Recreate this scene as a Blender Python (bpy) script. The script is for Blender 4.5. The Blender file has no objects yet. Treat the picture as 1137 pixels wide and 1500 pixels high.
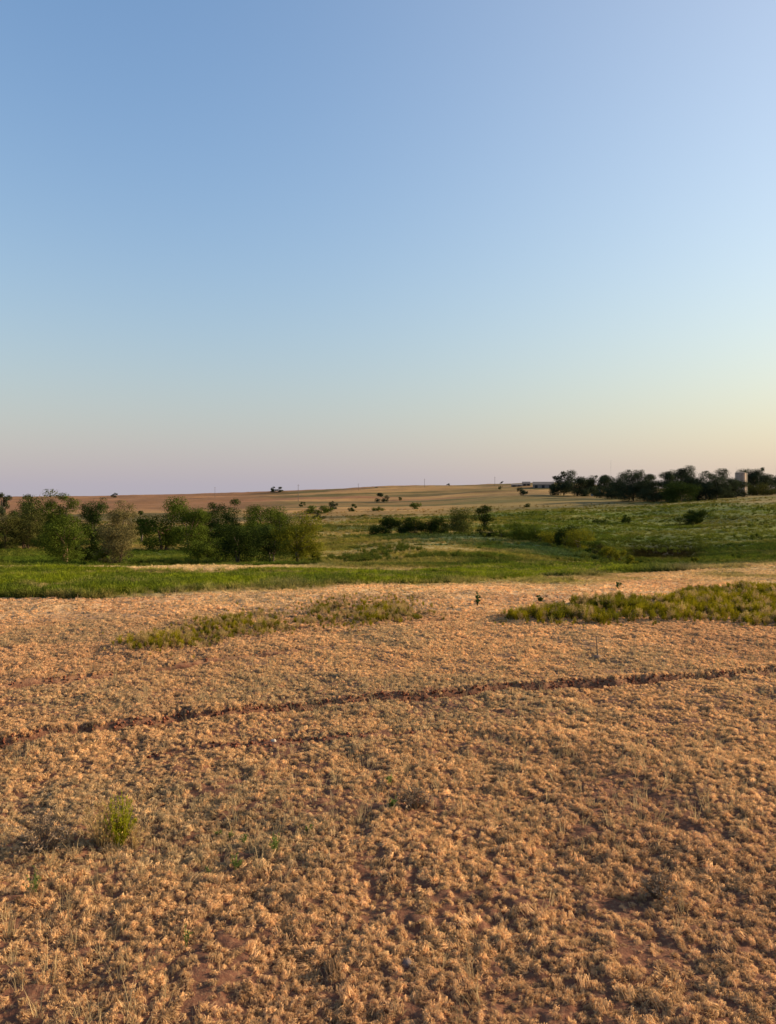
import bpy, math, random
import numpy as np
from mathutils import Vector
C = bpy.context
S = C.scene
R = math.radians
F = 1127.0      # focal length in photograph pixels
HY = 712.0      # row of eye level
CX = 568.5
EYE = 1.7

# ------------------------------------------------------------------ camera
cam_d = bpy.data.cameras.new('camera')
cam = bpy.data.objects.new('camera', cam_d)
S.collection.objects.link(cam)
cam.location = (0, 0, EYE)
cam.rotation_euler = (R(90), 0, 0)
cam_d.sensor_fit = 'VERTICAL'
cam_d.sensor_height = 36.0
cam_d.sensor_width = 36.0
cam_d.lens = F / 1500 * 36
cam_d.shift_y = -(750 - HY) / 1500
cam_d.clip_start = 0.05
cam_d.clip_end = 30000
S.camera = cam

# ------------------------------------------------------------------ sky and sun
SUN_AZ = R(76)     # clockwise from +Y (the view direction)
SUN_EL = R(18)
w = bpy.data.worlds.new('World')
S.world = w
w.use_nodes = True
nt = w.node_tree
for n in list(nt.nodes): nt.nodes.remove(n)
sky = nt.nodes.new('ShaderNodeTexSky')
sky.sky_type = 'NISHITA'
sky.sun_disc = False
sky.sun_elevation = SUN_EL
sky.sun_rotation = SUN_AZ
sky.altitude = 300
sky.air_density = 1.8
sky.dust_density = 0.3
sky.ozone_density = 4.0
bg = nt.nodes.new('ShaderNodeBackground')
bg.inputs[1].default_value = 0.10
out = nt.nodes.new('ShaderNodeOutputWorld')
# white balance of the sky, and the pale dust haze that thickens towards the horizon all round
tcw = nt.nodes.new('ShaderNodeTexCoord'); sxyz = nt.nodes.new('ShaderNodeSeparateXYZ')
nt.links.new(tcw.outputs['Generated'], sxyz.inputs[0])
def wm(op, a, b):
    n = nt.nodes.new('ShaderNodeMath'); n.operation = op
    for i_, v_ in enumerate((a, b)):
        if hasattr(v_, 'node'): nt.links.new(v_, n.inputs[i_])
        else: n.inputs[i_].default_value = v_
    return n.outputs[0]
elev = wm('MAXIMUM', sxyz.outputs['Z'], 0.0)
wz = wm('POWER', 2.71828, wm('DIVIDE', elev, -0.20))
gain = nt.nodes.new('ShaderNodeVectorMath'); gain.operation = 'MULTIPLY'; gain.inputs[1].default_value = (.83, .88, 1.01)
nt.links.new(sky.outputs[0], gain.inputs[0])
ga = nt.nodes.new('ShaderNodeVectorMath'); ga.operation = 'SCALE'
nt.links.new(gain.outputs[0], ga.inputs[0]); nt.links.new(wm('SUBTRACT', 1.0, wm('MULTIPLY', wz, .85)), ga.inputs['Scale'])
hz = nt.nodes.new('ShaderNodeVectorMath'); hz.operation = 'SCALE'; hz.inputs[0].default_value = (1.70, 1.65, 2.07)
nt.links.new(wz, hz.inputs['Scale'])
ad = nt.nodes.new('ShaderNodeVectorMath'); ad.operation = 'ADD'
nt.links.new(ga.outputs[0], ad.inputs[0]); nt.links.new(hz.outputs[0], ad.inputs[1])
# dust in the air glows warmer towards the low sun
dp = nt.nodes.new('ShaderNodeVectorMath'); dp.operation = 'DOT_PRODUCT'
dp.inputs[1].default_value = (math.sin(SUN_AZ) * math.cos(SUN_EL), math.cos(SUN_AZ) * math.cos(SUN_EL), math.sin(SUN_EL))
nt.links.new(tcw.outputs['Generated'], dp.inputs[0])
mie = nt.nodes.new('ShaderNodeVectorMath'); mie.operation = 'SCALE'; mie.inputs[0].default_value = (1.80, .95, -.40)
nt.links.new(wm('POWER', wm('MAXIMUM', dp.outputs['Value'], 0.0), 2.0), mie.inputs['Scale'])
ad2 = nt.nodes.new('ShaderNodeVectorMath'); ad2.operation = 'ADD'
nt.links.new(ad.outputs[0], ad2.inputs[0]); nt.links.new(mie.outputs[0], ad2.inputs[1])
mx0 = nt.nodes.new('ShaderNodeVectorMath'); mx0.operation = 'MAXIMUM'; mx0.inputs[1].default_value = (0, 0, 0)
nt.links.new(ad2.outputs[0], mx0.inputs[0])
nt.links.new(mx0.outputs[0], bg.inputs[0])
nt.links.new(bg.outputs[0], out.inputs[0])

sl = bpy.data.lights.new('sun', 'SUN')
sl.energy = 5.0
sl.angle = R(0.6)
sl.color = (1.0, 0.78, 0.50)
so = bpy.data.objects.new('sun', sl)
S.collection.objects.link(so)
sd = Vector((math.sin(SUN_AZ) * math.cos(SUN_EL), math.cos(SUN_AZ) * math.cos(SUN_EL), math.sin(SUN_EL)))
so.rotation_euler = sd.to_track_quat('Z', 'Y').to_euler()
so.location = (30, 8, 20)
S.view_settings.view_transform = 'Standard'
S.view_settings.look = 'None'
S.view_settings.exposure = 1.1
S.view_settings.gamma = 1.0
S.view_settings.use_curve_mapping = False
S.render.engine = 'CYCLES'

rng = np.random.default_rng(7)

# ------------------------------------------------------------------ numeric helpers
def hash2(ix, iy, seed):
    h = (ix.astype(np.int64) * 374761393 + iy.astype(np.int64) * 668265263 + seed * 974634777) & 0xffffffff
    h = ((h ^ (h >> 13)) * 1274126177) & 0xffffffff
    h = h ^ (h >> 16)
    return (h & 0xffff) / 65535.0
def vnoise(x, y, seed=0):
    ix = np.floor(x); iy = np.floor(y)
    fx = x - ix; fy = y - iy
    fx = fx * fx * fx * (fx * (fx * 6 - 15) + 10); fy = fy * fy * fy * (fy * (fy * 6 - 15) + 10)
    a = hash2(ix, iy, seed); b = hash2(ix + 1, iy, seed)
    c = hash2(ix, iy + 1, seed); d = hash2(ix + 1, iy + 1, seed)
    return (a * (1 - fx) + b * fx) * (1 - fy) + (c * (1 - fx) + d * fx) * fy
def fbm(x, y, seed=0, octv=4):
    s = 0; a = 0.5; t = 0
    for k in range(octv):
        s = s + a * vnoise(x * 2 ** k + 13.7 * k, y * 2 ** k - 7.1 * k, seed + k); t += a; a *= 0.5
    return s / t
def sst(a, b, x):
    t = np.clip((x - a) / (b - a), 0, 1)
    return t * t * (3 - 2 * t)
def pchip(xs, ys, x):
    xs = np.array(xs, float); ys = np.array(ys, float)
    h = np.diff(xs); dl = np.diff(ys) / h
    m = np.zeros(len(xs))
    m[0] = dl[0]; m[-1] = dl[-1]
    for i in range(1, len(xs) - 1):
        if dl[i - 1] * dl[i] > 0:
            w1 = 2 * h[i] + h[i - 1]; w2 = h[i] + 2 * h[i - 1]
            m[i] = (w1 + w2) / (w1 / dl[i - 1] + w2 / dl[i])
    x = np.clip(x, xs[0], xs[-1])
    i = np.clip(np.searchsorted(xs, x) - 1, 0, len(xs) - 2)
    t = (x - xs[i]) / h[i]
    return ((2*t**3 - 3*t**2 + 1) * ys[i] + (t**3 - 2*t**2 + t) * h[i] * m[i]
            + (-2*t**3 + 3*t**2) * ys[i+1] + (t**3 - t**2) * h[i] * m[i+1])

# ------------------------------------------------------------------ terrain: heights by bearing and distance
cols = [-300, 0, 240, 470, 620, 800, 950, 1137, 1450]
rows = {
 16:  [858, 858, 858, 858, 858, 857, 855, 852, 850],
 22:  [845, 845, 845, 846, 847, 846, 845, 841, 838],
 30:  [830, 830, 830, 834, 840, 841, 837, 829, 824],
 45:  [836, 836, 834, 832, 831, 835, 837, 832, 828],
 70:  [826, 826, 826, 827, 817, 826, 834, 830, 828],
 100: [813, 813, 813, 812, 803, 810, 823, 815, 814],
 150: [797, 797, 798, 796, 787, 791, 797, 789, 786],
 220: [779, 779, 779, 776, 772, 769, 769, 757, 750],
 320: [765, 765, 763, 758, 756, 750, 743, 732, 729],
 500: [751, 750, 748, 743, 740, 732, 731, 727, 725],
 800: [741, 739, 736, 730, 726, 718, 723, 723, 723],
 1300:[732, 730, 726, 718, 712, 708, 717, 719, 719],
}
dl_ = sorted(rows)
near_d = [1.0, 4.0, 8.0, 12.0]
near_z = [0.0, 0.0, 0.0, -0.04]
alld = near_d + dl_ + [3000.0, 12000.0]
GD = np.exp(np.linspace(0, math.log(12000), 900))
GU = np.linspace(-300, 1450, 351)
zc = []
for j in range(len(cols)):
    zz = list(near_z) + [EYE - (rows[d][j] - HY) / F * d for d in dl_]
    for d in (3000.0, 12000.0):
        zz.append(EYE - (max(rows[1300][j] + 4, 716) + (2 if d > 5000 else 0) - HY) / F * d)
    zc.append(pchip([math.log(d) for d in alld], zz, np.log(GD)))
zc = np.array(zc).T
GZ = np.zeros((len(GD), len(GU)))
for i in range(len(GD)):
    GZ[i] = pchip(cols, zc[i], GU)

def uy(x, y):
    r = np.sqrt(x * x + y * y)
    th = np.arctan2(x, y)
    thc = np.clip(th, R(-38), R(38))
    u = CX + F * np.tan(thc)
    d = r * np.cos(thc)
    return np.clip(u, -299, 1449), np.clip(d, 1.0, 11900)
def zbase(x, y):
    u, d = uy(x, y)
    fi = np.log(d) / math.log(12000) * (len(GD) - 1)
    fj = (u + 300) / 1750 * (len(GU) - 1)
    i = np.clip(fi.astype(int), 0, len(GD) - 2); j = np.clip(fj.astype(int), 0, len(GU) - 2)
    a = fi - i; b = fj - j
    return (GZ[i, j] * (1-a) + GZ[i+1, j] * a) * (1-b) + (GZ[i, j+1] * (1-a) + GZ[i+1, j+1] * a) * b

def flat(px, py):
    d = EYE * F / (py - HY)
    return ((px - CX) / F * d, d)
RUTS = [
 ([(-120, 1104), (0, 1087), (150, 1068), (300, 1050), (470, 1032), (650, 1018), (800, 1006), (950, 996), (1137, 983), (1300, 972)], 0.068, 0.058, 0),
 ([(-60, 1016), (80, 996), (250, 975), (400, 956), (520, 941)], 0.08, 0.055, 1),
 ([(180, 1112), (320, 1096), (560, 1078), (700, 1068)], 0.05, 0.012, 2),
]
def seg_dist(x, y, pts):
    best = np.full(x.shape, 1e9); sgn = np.zeros(x.shape); tt = np.zeros(x.shape)
    n = len(pts) - 1
    for k in range(n):
        ax, ay = pts[k]; bx, by = pts[k + 1]
        dx, dy = bx - ax, by - ay
        t = np.clip(((x - ax) * dx + (y - ay) * dy) / (dx*dx + dy*dy), 0, 1)
        ex = x - ax - t * dx; ey = y - ay - t * dy
        dd = np.sqrt(ex * ex + ey * ey)
        s = np.sign(dx * (y - ay) - dy * (x - ax))
        m = dd < best
        best = np.where(m, dd, best); sgn = np.where(m, s, sgn); tt = np.where(m, (k + t) / n, tt)
    return best * sgn, tt
def rut(x, y):
    """depth below the soil and bare-earth amount"""
    dep = np.zeros(x.shape); bare = np.zeros(x.shape)
    m = (y > 2) & (y < 14) & (np.abs(x) < 10)
    if not m.any(): return dep, bare
    xs, ys = x[m], y[m]
    dd = np.zeros(xs.shape); bb = np.zeros(xs.shape)
    for pts, wd, h, k in RUTS:
        P = [flat(*p) for p in pts]
        s, t = seg_dist(xs + (fbm(xs*2.2, ys*2.2, 40) - .5) * .08, ys + (fbm(xs*3.1, ys*3.1, 50) - .5) * .12, P)
        ww = wd * (0.75 + 0.5 * vnoise(xs * 2.3, ys * 2.3, 60 + k))
        prof = np.exp(-(s / ww) ** 4)
        fade = 1.0 if k == 0 else sst(0, .15, t) * (1 - sst(.8, 1, t)) * sst(.08 if k == 1 else .30, .26 if k == 1 else .5, fbm(xs*1.2, ys*1.2, 66 + k)) * (.55 if k == 2 else 1.0)
        dd += h * prof * fade - 0.022 * np.exp(-((s - wd * 1.9) / (wd * .8)) ** 2) * fade * (k == 0)
        bb = np.maximum(bb, np.exp(-(s / (ww * 1.2)) ** 4) * fade)
    dd += bb * (fbm(xs * 22, ys * 22, 63, 3) - .5) * .05
    dep[m] = dd; bare[m] = bb
    return dep, bare
def hgt(x, y):
    x = np.asarray(x, float); y = np.asarray(y, float)
    r = np.sqrt(x * x + y * y)
    z = zbase(x, y)
    nearw = 1 - sst(14, 40, r)
    z = z + nearw * ((fbm(x * 1.1, y * 1.1, 3) - .5) * .07 + (fbm(x * 5, y * 5, 9, 3) - .5) * .048 + (fbm(x*17, y*17, 14, 2) - .5) * .022)
    z = z + sst(8, 40, r) * (fbm(x / 6, y / 6, 21) - .5) * .35
    z = z + sst(60, 200, r) * (fbm(x / 30, y / 30, 31) - .5) * 1.6
    z = z + sst(300, 900, r) * (fbm(x / 160, y / 110, 37) - .5) * 8.0
    dep, _ = rut(x, y)
    return z - dep
def h1(x, y): return float(hgt(np.array([x]), np.array([y]))[0])
def at(px, d):
    x = (px - CX) / F * d
    return x, d, h1(x, d)
def rowof(px, d):
    return HY + F * (EYE - at(px, d)[2]) / d
def hit(px, py):
    """distance at which the ground first shows on this image row"""
    ds = np.exp(np.linspace(math.log(1.5), math.log(3000), 1500))
    z = hgt((px - CX) / F * ds, ds)
    rr = HY + F * (EYE - z) / ds
    k = np.argmax(rr <= py)
    return float(ds[k]) if rr.min() <= py else float(ds[np.argmin(rr)])

# ------------------------------------------------------------------ what grows where (albedo map)
TAN   = np.array([0.68, 0.435, 0.215])
STRAW = np.array([0.58, 0.385, 0.19])
SOIL  = np.array([0.24, 0.105, 0.055])
YGRN  = np.array([0.165, 0.19, 0.012])
MGRN  = np.array([0.090, 0.116, 0.014])
DGRN  = np.array([0.036, 0.057, 0.011])
OLIVE = np.array([0.22, 0.185, 0.040])
REDT  = np.array([0.26, 0.12, 0.058])
HILLT = np.array([0.25, 0.155, 0.052])
def rowmap(x, y):
    u, d = uy(x, y)
    return u, HY + F * (EYE - zbase(x, y)) / d, d
def band(v, a0, a1, b1, b0):
    return sst(a0, a1, v) * (1 - sst(b1, b0, v))
def mixc(c, k, col):
    k = np.clip(k, 0, 1)[:, None]
    return c * (1 - k) + col * k
def weed_mask(x, y):
    """the two patches of yellow-green weeds on the dry flat"""
    u, py, d = rowmap(x, y)
    n = (fbm(x * .9, y * .9, 71) - .5)
    cl = 938 - 34 * sst(150, 480, u) - 16 * sst(400, 640, u)                    # left strip, centre row
    th = 7 + 5 * sst(150, 300, u)
    left = np.exp(-((py - cl - 4 + n * 24) / (th * 1.35)) ** 2) * band(u, 140, 200, 560, 680) * sst(.22, .42, fbm(x * 1.1, y * 1.1, 73) + .15)
    top = 896 - 34 * sst(730, 1137, u); bot = 915
    right = band(py + n * 22, top - 7, top + 6, bot - 5, bot + 7) * sst(705, 755, u)
    return np.clip(left, 0, 1), np.clip(right, 0, 1)
def greens(x, y):
    """bright weedy grass band on the far side of the dry flat"""
    u, py, d = rowmap(x, y)
    n = (fbm(x / 2.2, y / 2.2, 81) - .5) * 20
    lo = np.interp(u, [-300, 0, 240, 400, 500, 620, 700, 850, 960, 1137], [881, 880, 874, 868, 862, 861, 859, 853, 846, 836])
    hi = np.interp(u, [-300, 0, 300, 430, 500, 620, 700, 1137], [834, 834, 835, 834, 838, 838, 830, 812])
    k = sst(hi - 1.5, hi + 1.5, py + n * .15) * (1 - sst(lo - 8, lo + 5, py + n))
    k = k * (1 - .8 * sst(860, 1000, u))
    return k * (d > 12)
def valley(x, y):
    u, py, d = rowmap(x, y)
    top = np.interp(u, [-300, 0, 220, 470, 560, 720, 860, 950, 1137], [772, 772, 768, 762, 754, 749, 744, 739, 733])
    n = (fbm(x / 40, y / 40, 91) - .5) * 18
    k = (d > 28) * sst(top - 5, top + 7, py + n)
    return np.clip(k, 0, 1)
def albedo(x, y):
    u, py, d = rowmap(x, y)
    n1 = fbm(x / 2.0, y / 2.0, 101); n2 = fbm(x / 9, y / 7, 103); n3 = fbm(x / 45, y / 25, 107); n4 = fbm(x / 160, y / 60, 109)
    c = np.tile(TAN, (len(x), 1))
    c = mixc(c, sst(.45, .7, n1) * .5, np.array([.50, .29, .155]))
    c = mixc(c, band(py, 880, 960, 1400, 1500) * sst(.5, .7, n2) * .5, STRAW)
    # far dry hills
    far = sst(180, 330, d)
    hill = mixc(np.tile(HILLT, (len(x), 1)), sst(.45, .55, fbm(x / 260, y / 90, 109, 2)) * .8, REDT)
    hill = mixc(hill, sst(.50, .57, fbm(x / 180, y / 80, 113, 2)) * .85, np.array([.095, .078, .022]))
    hill = mixc(hill, sst(.55, .62, fbm(x / 260, y / 60, 117, 2)) * .9, np.array([.38, .22, .08]))
    hill = mixc(hill, (1 - sst(330, 460, u)) * sst(400, 600, d) * .75, REDT)
    hill = mixc(hill, sst(600, 720, u) * (1 - sst(500, 900, d) * .5) * .6, np.array([.16, .13, .034]))
    hill = hill * .84 * (.75 + .5 * fbm(x / 60, y / 40, 119, 2))[:, None]
    c = c * (1 - far[:, None]) + hill * far[:, None]
    # valley greens
    v = valley(x, y)
    vg = mixc(np.tile(OLIVE * np.array([1.0, 1.0, .9]), (len(x), 1)), sst(.44, .62, n2 * .5 + n3 * .5), MGRN)
    vg = mixc(vg, sst(690, 800, u) * sst(90, 130, d) * .75, MGRN)
    vg = mixc(vg, sst(.52, .62, fbm(x / 16, y / 9, 121)) * .6, DGRN)
    vg = mixc(vg, (1 - sst(300, 480, u)) * .6, MGRN * np.array([.95, 1.05, 1]))
    vg = mixc(vg, band(u, 430, 500, 680, 760) * sst(.42, .58, fbm(x / 18, y / 14, 125, 3)) * .55 * sst(786, 796, py), np.array([.30, .235, .06]))
    # dark strip below the shrub line and in the creek
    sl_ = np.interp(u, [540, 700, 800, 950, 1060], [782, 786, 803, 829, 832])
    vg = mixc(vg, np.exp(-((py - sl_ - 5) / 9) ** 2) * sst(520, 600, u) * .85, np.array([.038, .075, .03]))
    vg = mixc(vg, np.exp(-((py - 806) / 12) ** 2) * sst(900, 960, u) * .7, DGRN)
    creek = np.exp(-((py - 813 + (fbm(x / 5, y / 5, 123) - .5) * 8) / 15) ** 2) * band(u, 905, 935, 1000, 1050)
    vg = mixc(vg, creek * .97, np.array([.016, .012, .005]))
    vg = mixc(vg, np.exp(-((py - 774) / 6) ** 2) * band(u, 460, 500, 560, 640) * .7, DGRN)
    vg = mixc(vg, sst(.54, .64, fbm(x / 22, y / 12, 131)) * (.75 - .6 * sst(640, 820, u)), np.array([.36, .26, .09]))
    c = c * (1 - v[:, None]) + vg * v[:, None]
    c = mixc(c, band(py, 833, 835, 841, 844) * band(u, 430, 480, 640, 700) * .65 * (d < 60), np.array([.50, .37, .17]))
    # tan crest strip and bright green band
    g = greens(x, y)
    gb = mixc(np.tile(YGRN, (len(x), 1)), sst(.40, .56, fbm(x / 1.5, y / 2.5, 141, 2)) * .85, MGRN)
    gb = mixc(gb, sst(.55, .68, fbm(x / 2.5, y / 3, 143, 3)) * .7, STRAW * .75)
    c = c * (1 - g[:, None]) + gb * g[:, None]
    crest = band(py + (fbm(x / 4, y / 4, 147) - .5) * 4, 825, 827, 832, 835) * (1 - sst(380, 520, u)) * (d < 60)
    c = mixc(c, crest, np.array([.58, .42, .20]))
    cr2 = sst(960, 1080, u) * band(d, 14, 16, 31, 36)
    c = mixc(c, cr2 * .9, np.array([.55, .38, .18]))
    c = mixc(c, cr2 * sst(.5, .62, fbm(x / 2, y / 3, 151)) * .7, OLIVE)
    return c
def bare_soil(x, y):
    r = np.sqrt(x * x + y * y)
    k = .7 * sst(.64, .74, fbm(x * 3.2, y * 3.2, 161) + .10 * (1 - sst(3, 6, r)))
    return k * (1 - sst(9, 14, r))

# ------------------------------------------------------------------ materials
def mat(name):
    m = bpy.data.materials.new(name); m.use_nodes = True
    t = m.node_tree
    for n in list(t.nodes): t.nodes.remove(n)
    o = t.nodes.new('ShaderNodeOutputMaterial')
    return m, t, o
def N(t, k, **kw):
    n = t.nodes.new(k)
    for a, b in kw.items(): setattr(n, a, b)
    return n
def simple(name, col, rough=.85, nscale=3.0, amt=.35, metallic=0):
    m, t, o = mat(name)
    b = N(t, 'ShaderNodeBsdfPrincipled')
    b.inputs['Roughness'].default_value = rough
    b.inputs['Metallic'].default_value = metallic
    b.inputs['Specular IOR Level'].default_value = .25
    tc = N(t, 'ShaderNodeTexCoord'); nz = N(t, 'ShaderNodeTexNoise')
    nz.inputs['Scale'].default_value = nscale; nz.inputs['Detail'].default_value = 5
    t.links.new(tc.outputs['Object'], nz.inputs['Vector'])
    mr = N(t, 'ShaderNodeMapRange')
    mr.inputs['From Min'].default_value = .3; mr.inputs['From Max'].default_value = .7
    mr.inputs['To Min'].default_value = 1 - amt; mr.inputs['To Max'].default_value = 1 + amt
    t.links.new(nz.outputs['Fac'], mr.inputs['Value'])
    mx = N(t, 'ShaderNodeVectorMath', operation='SCALE')
    mx.inputs[0].default_value = col
    t.links.new(mr.outputs[0], mx.inputs['Scale'])
    t.links.new(mx.outputs[0], b.inputs['Base Color'])
    t.links.new(b.outputs[0], o.inputs[0])
    return m
def leafmat(name, col, trans=.3, var=.35, instancer=False, scale=1.2):
    """matt leaves that let some light through; colour varies from clump to clump"""
    m, t, o = mat(name)
    df = N(t, 'ShaderNodeBsdfDiffuse'); tr = N(t, 'ShaderNodeBsdfTranslucent'); mx = N(t, 'ShaderNodeMixShader')
    mx.inputs[0].default_value = trans
    if instancer:
        at_ = N(t, 'ShaderNodeAttribute', attribute_type='INSTANCER', attribute_name='tint'); base = at_.outputs['Color']
    else:
        rgb = N(t, 'ShaderNodeRGB'); rgb.outputs[0].default_value = (*col, 1); base = rgb.outputs[0]
    geo = N(t, 'ShaderNodeNewGeometry'); nz = N(t, 'ShaderNodeTexNoise')
    nz.inputs['Scale'].default_value = scale; nz.inputs['Detail'].default_value = 3
    t.links.new(geo.outputs['Position'], nz.inputs['Vector'])
    mr = N(t, 'ShaderNodeMapRange')
    mr.inputs['From Min'].default_value = .3; mr.inputs['From Max'].default_value = .7
    mr.inputs['To Min'].default_value = 1 - var; mr.inputs['To Max'].default_value = 1 + var
    t.links.new(nz.outputs['Fac'], mr.inputs['Value'])
    sc = N(t, 'ShaderNodeVectorMath', operation='SCALE')
    t.links.new(base, sc.inputs[0]); t.links.new(mr.outputs[0], sc.inputs['Scale'])
    for b in (df, tr): t.links.new(sc.outputs[0], b.inputs['Color'])
    t.links.new(df.outputs[0], mx.inputs[1]); t.links.new(tr.outputs[0], mx.inputs[2])
    t.links.new(mx.outputs[0], o.inputs[0])
    return m
def ground_material():
    m, t, o = mat('prairie_soil_and_sward')
    L = t.links.new
    at_ = N(t, 'ShaderNodeAttribute', attribute_name='sward')
    so_ = N(t, 'ShaderNodeAttribute', attribute_name='soil')
    geo = N(t, 'ShaderNodeNewGeometry')
    def noise(scale, det, stretch=(1, 1, 1)):
        mp = N(t, 'ShaderNodeMapping'); mp.inputs['Scale'].default_value = stretch
        L(geo.outputs['Position'], mp.inputs['Vector'])
        n = N(t, 'ShaderNodeTexNoise'); n.inputs['Scale'].default_value = scale; n.inputs['Detail'].default_value = det
        n.inputs['Roughness'].default_value = .65
        L(mp.outputs[0], n.inputs['Vector']); return n.outputs['Fac']
    def rng_(v, a, b, c, d):
        r = N(t, 'ShaderNodeMapRange'); L(v, r.inputs['Value'])
        for i, k in enumerate((a, b, c, d)): r.inputs[i + 1].default_value = k
        return r.outputs[0]
    def mul(a, b):
        k = N(t, 'ShaderNodeMath', operation='MULTIPLY'); L(a, k.inputs[0]); L(b, k.inputs[1]); return k.outputs[0]
    v = mul(rng_(noise(38, 5), .3, .7, .62, 1.25), rng_(noise(1.1, 6), .3, .7, .72, 1.25))
    v = mul(v, rng_(noise(.12, 6, (.6, 1, 1)), .3, .7, .8, 1.2))
    sc = N(t, 'ShaderNodeVectorMath', operation='SCALE'); L(at_.outputs['Color'], sc.inputs[0]); L(v, sc.inputs['Scale'])
    soilc = N(t, 'ShaderNodeMix', data_type='RGBA')
    L(noise(9, 6), soilc.inputs['Factor'])
    soilc.inputs['A'].default_value = (.085, .034, .021, 1); soilc.inputs['B'].default_value = (.20, .092, .054, 1)
    mx = N(t, 'ShaderNodeMix', data_type='RGBA')
    L(mul(rng_(so_.outputs['Fac'], 0, .75, 0, 1), rng_(noise(55, 6), .50, .66, 1.0, .80)), mx.inputs['Factor']); L(sc.outputs[0], mx.inputs['A']); L(soilc.outputs['Result'], mx.inputs['B'])
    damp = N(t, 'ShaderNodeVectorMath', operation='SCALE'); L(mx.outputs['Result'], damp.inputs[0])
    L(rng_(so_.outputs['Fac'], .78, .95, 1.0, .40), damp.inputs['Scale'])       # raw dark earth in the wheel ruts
    b = N(t, 'ShaderNodeBsdfPrincipled'); b.inputs['Roughness'].default_value = .95; b.inputs['Specular IOR Level'].default_value = .08
    L(damp.outputs[0], b.inputs['Base Color'])
    bp = N(t, 'ShaderNodeBump'); bp.inputs['Strength'].default_value = .6; bp.inputs['Distance'].default_value = .02
    L(noise(30, 6), bp.inputs['Height']); L(bp.outputs[0], b.inputs['Normal'])
    L(b.outputs[0], o.inputs[0])
    return m

# ------------------------------------------------------------------ object helpers
def link(o): S.collection.objects.link(o); return o
def mesh_np(name, V, Fq, m=None, smooth=False):
    V = np.asarray(V, np.float32); Fq = np.asarray(Fq, np.int32)
    me = bpy.data.meshes.new(name)
    me.vertices.add(len(V)); me.vertices.foreach_set('co', V.ravel())
    k = Fq.shape[1]
    me.loops.add(Fq.size); me.loops.foreach_set('vertex_index', Fq.ravel())
    me.polygons.add(len(Fq)); me.polygons.foreach_set('loop_start', np.arange(0, Fq.size, k, dtype=np.int32))
    me.polygons.foreach_set('loop_total', np.full(len(Fq), k, np.int32))
    me.update(calc_edges=True)
    if smooth: me.polygons.foreach_set('use_smooth', np.ones(len(Fq), bool))
    if m: me.materials.append(m)
    return me
class MB:
    """collects shapes of one part"""
    def __init__(s): s.v = []; s.f = []
    def poly(s, pts, faces):
        o = len(s.v); s.v += [tuple(p) for p in pts]; s.f += [tuple(o + i for i in f) for f in faces]
    def box(s, x0, y0, z0, x1, y1, z1):
        s.poly([(x0,y0,z0),(x1,y0,z0),(x1,y1,z0),(x0,y1,z0),(x0,y0,z1),(x1,y0,z1),(x1,y1,z1),(x0,y1,z1)],
               [(0,3,2,1),(4,5,6,7),(0,1,5,4),(1,2,6,5),(2,3,7,6),(3,0,4,7)])
    def tube(s, pts, rad, n=6, cap=True):
        rings = []
        P = [Vector(p) for p in pts]
        o = len(s.v)
        for i, p in enumerate(P):
            d = (P[min(i+1, len(P)-1)] - P[max(i-1, 0)]).normalized()
            a = d.orthogonal().normalized(); b = d.cross(a)
            for k in range(n):
                t = 2 * math.pi * k / n
                s.v.append(tuple(p + (a * math.cos(t) + b * math.sin(t)) * rad[i]))
        for i in range(len(P) - 1):
            for k in range(n):
                s.f.append((o+i*n+k, o+i*n+(k+1)%n, o+(i+1)*n+(k+1)%n, o+(i+1)*n+k))
        if cap:
            s.f.append(tuple(o + (len(P)-1)*n + k for k in range(n))); s.f.append(tuple(o + k for k in reversed(range(n))))
    def mesh(s, name, m, smooth=False):
        me = bpy.data.meshes.new(name); me.from_pydata(s.v, [], s.f)
        if smooth: me.polygons.foreach_set('use_smooth', [True] * len(me.polygons))
        me.materials.append(m); me.update(); return me
def part(name, me, parent=None, label=None):
    o = link(bpy.data.objects.new(name, me))
    if parent: o.parent = parent
    if label: o['label'] = label
    return o
def thing(name, label, cat, loc, rz=0, group=None, me=None):
    o = link(bpy.data.objects.new(name, me))
    o.location = loc; o.rotation_euler = (0, 0, rz)
    o['label'] = label; o['category'] = cat
    if group: o['group'] = group
    return o

# ------------------------------------------------------------------ the ground sheet
ang_f = np.arange(-36, 36.01, .17)
ang = np.concatenate([np.arange(-180, -60, 6.), np.arange(-60, -36, 1.2), ang_f, np.arange(37.2, 60, 1.2), np.arange(60, 180, 6.)])
rad = np.concatenate([[.05, .4, .9, 1.3], np.exp(np.arange(math.log(1.6), math.log(20), .0042)),
                      np.exp(np.arange(math.log(20), math.log(1600), .011)), np.geomspace(1650, 11500, 14)])
A, Rr = np.meshgrid(np.radians(ang), rad)
X = (np.sin(A) * Rr).ravel(); Y = (np.cos(A) * Rr).ravel()
Z = hgt(X, Y)
na, nr = len(ang), len(rad)
i, j = np.meshgrid(np.arange(nr - 1), np.arange(na), indexing='ij')
j2 = (j + 1) % na
Fq = np.stack([i * na + j, i * na + j2, (i + 1) * na + j2, (i + 1) * na + j], -1).reshape(-1, 4)[:, ::-1]
gm = mesh_np('ground', np.stack([X, Y, Z], 1), Fq, ground_material(), True)
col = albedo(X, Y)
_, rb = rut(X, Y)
lw, rw = weed_mask(X, Y)
col = mixc(col, np.maximum(lw, rw) * .45, np.array([.16, .12, .06]))
rr_ = np.sqrt(X * X + Y * Y)
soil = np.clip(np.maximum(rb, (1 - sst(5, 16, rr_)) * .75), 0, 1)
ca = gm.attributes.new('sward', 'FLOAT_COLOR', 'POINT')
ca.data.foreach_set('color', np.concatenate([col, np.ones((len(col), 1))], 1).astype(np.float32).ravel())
sa = gm.attributes.new('soil', 'FLOAT', 'POINT'); sa.data.foreach_set('value', soil.astype(np.float32))
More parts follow.
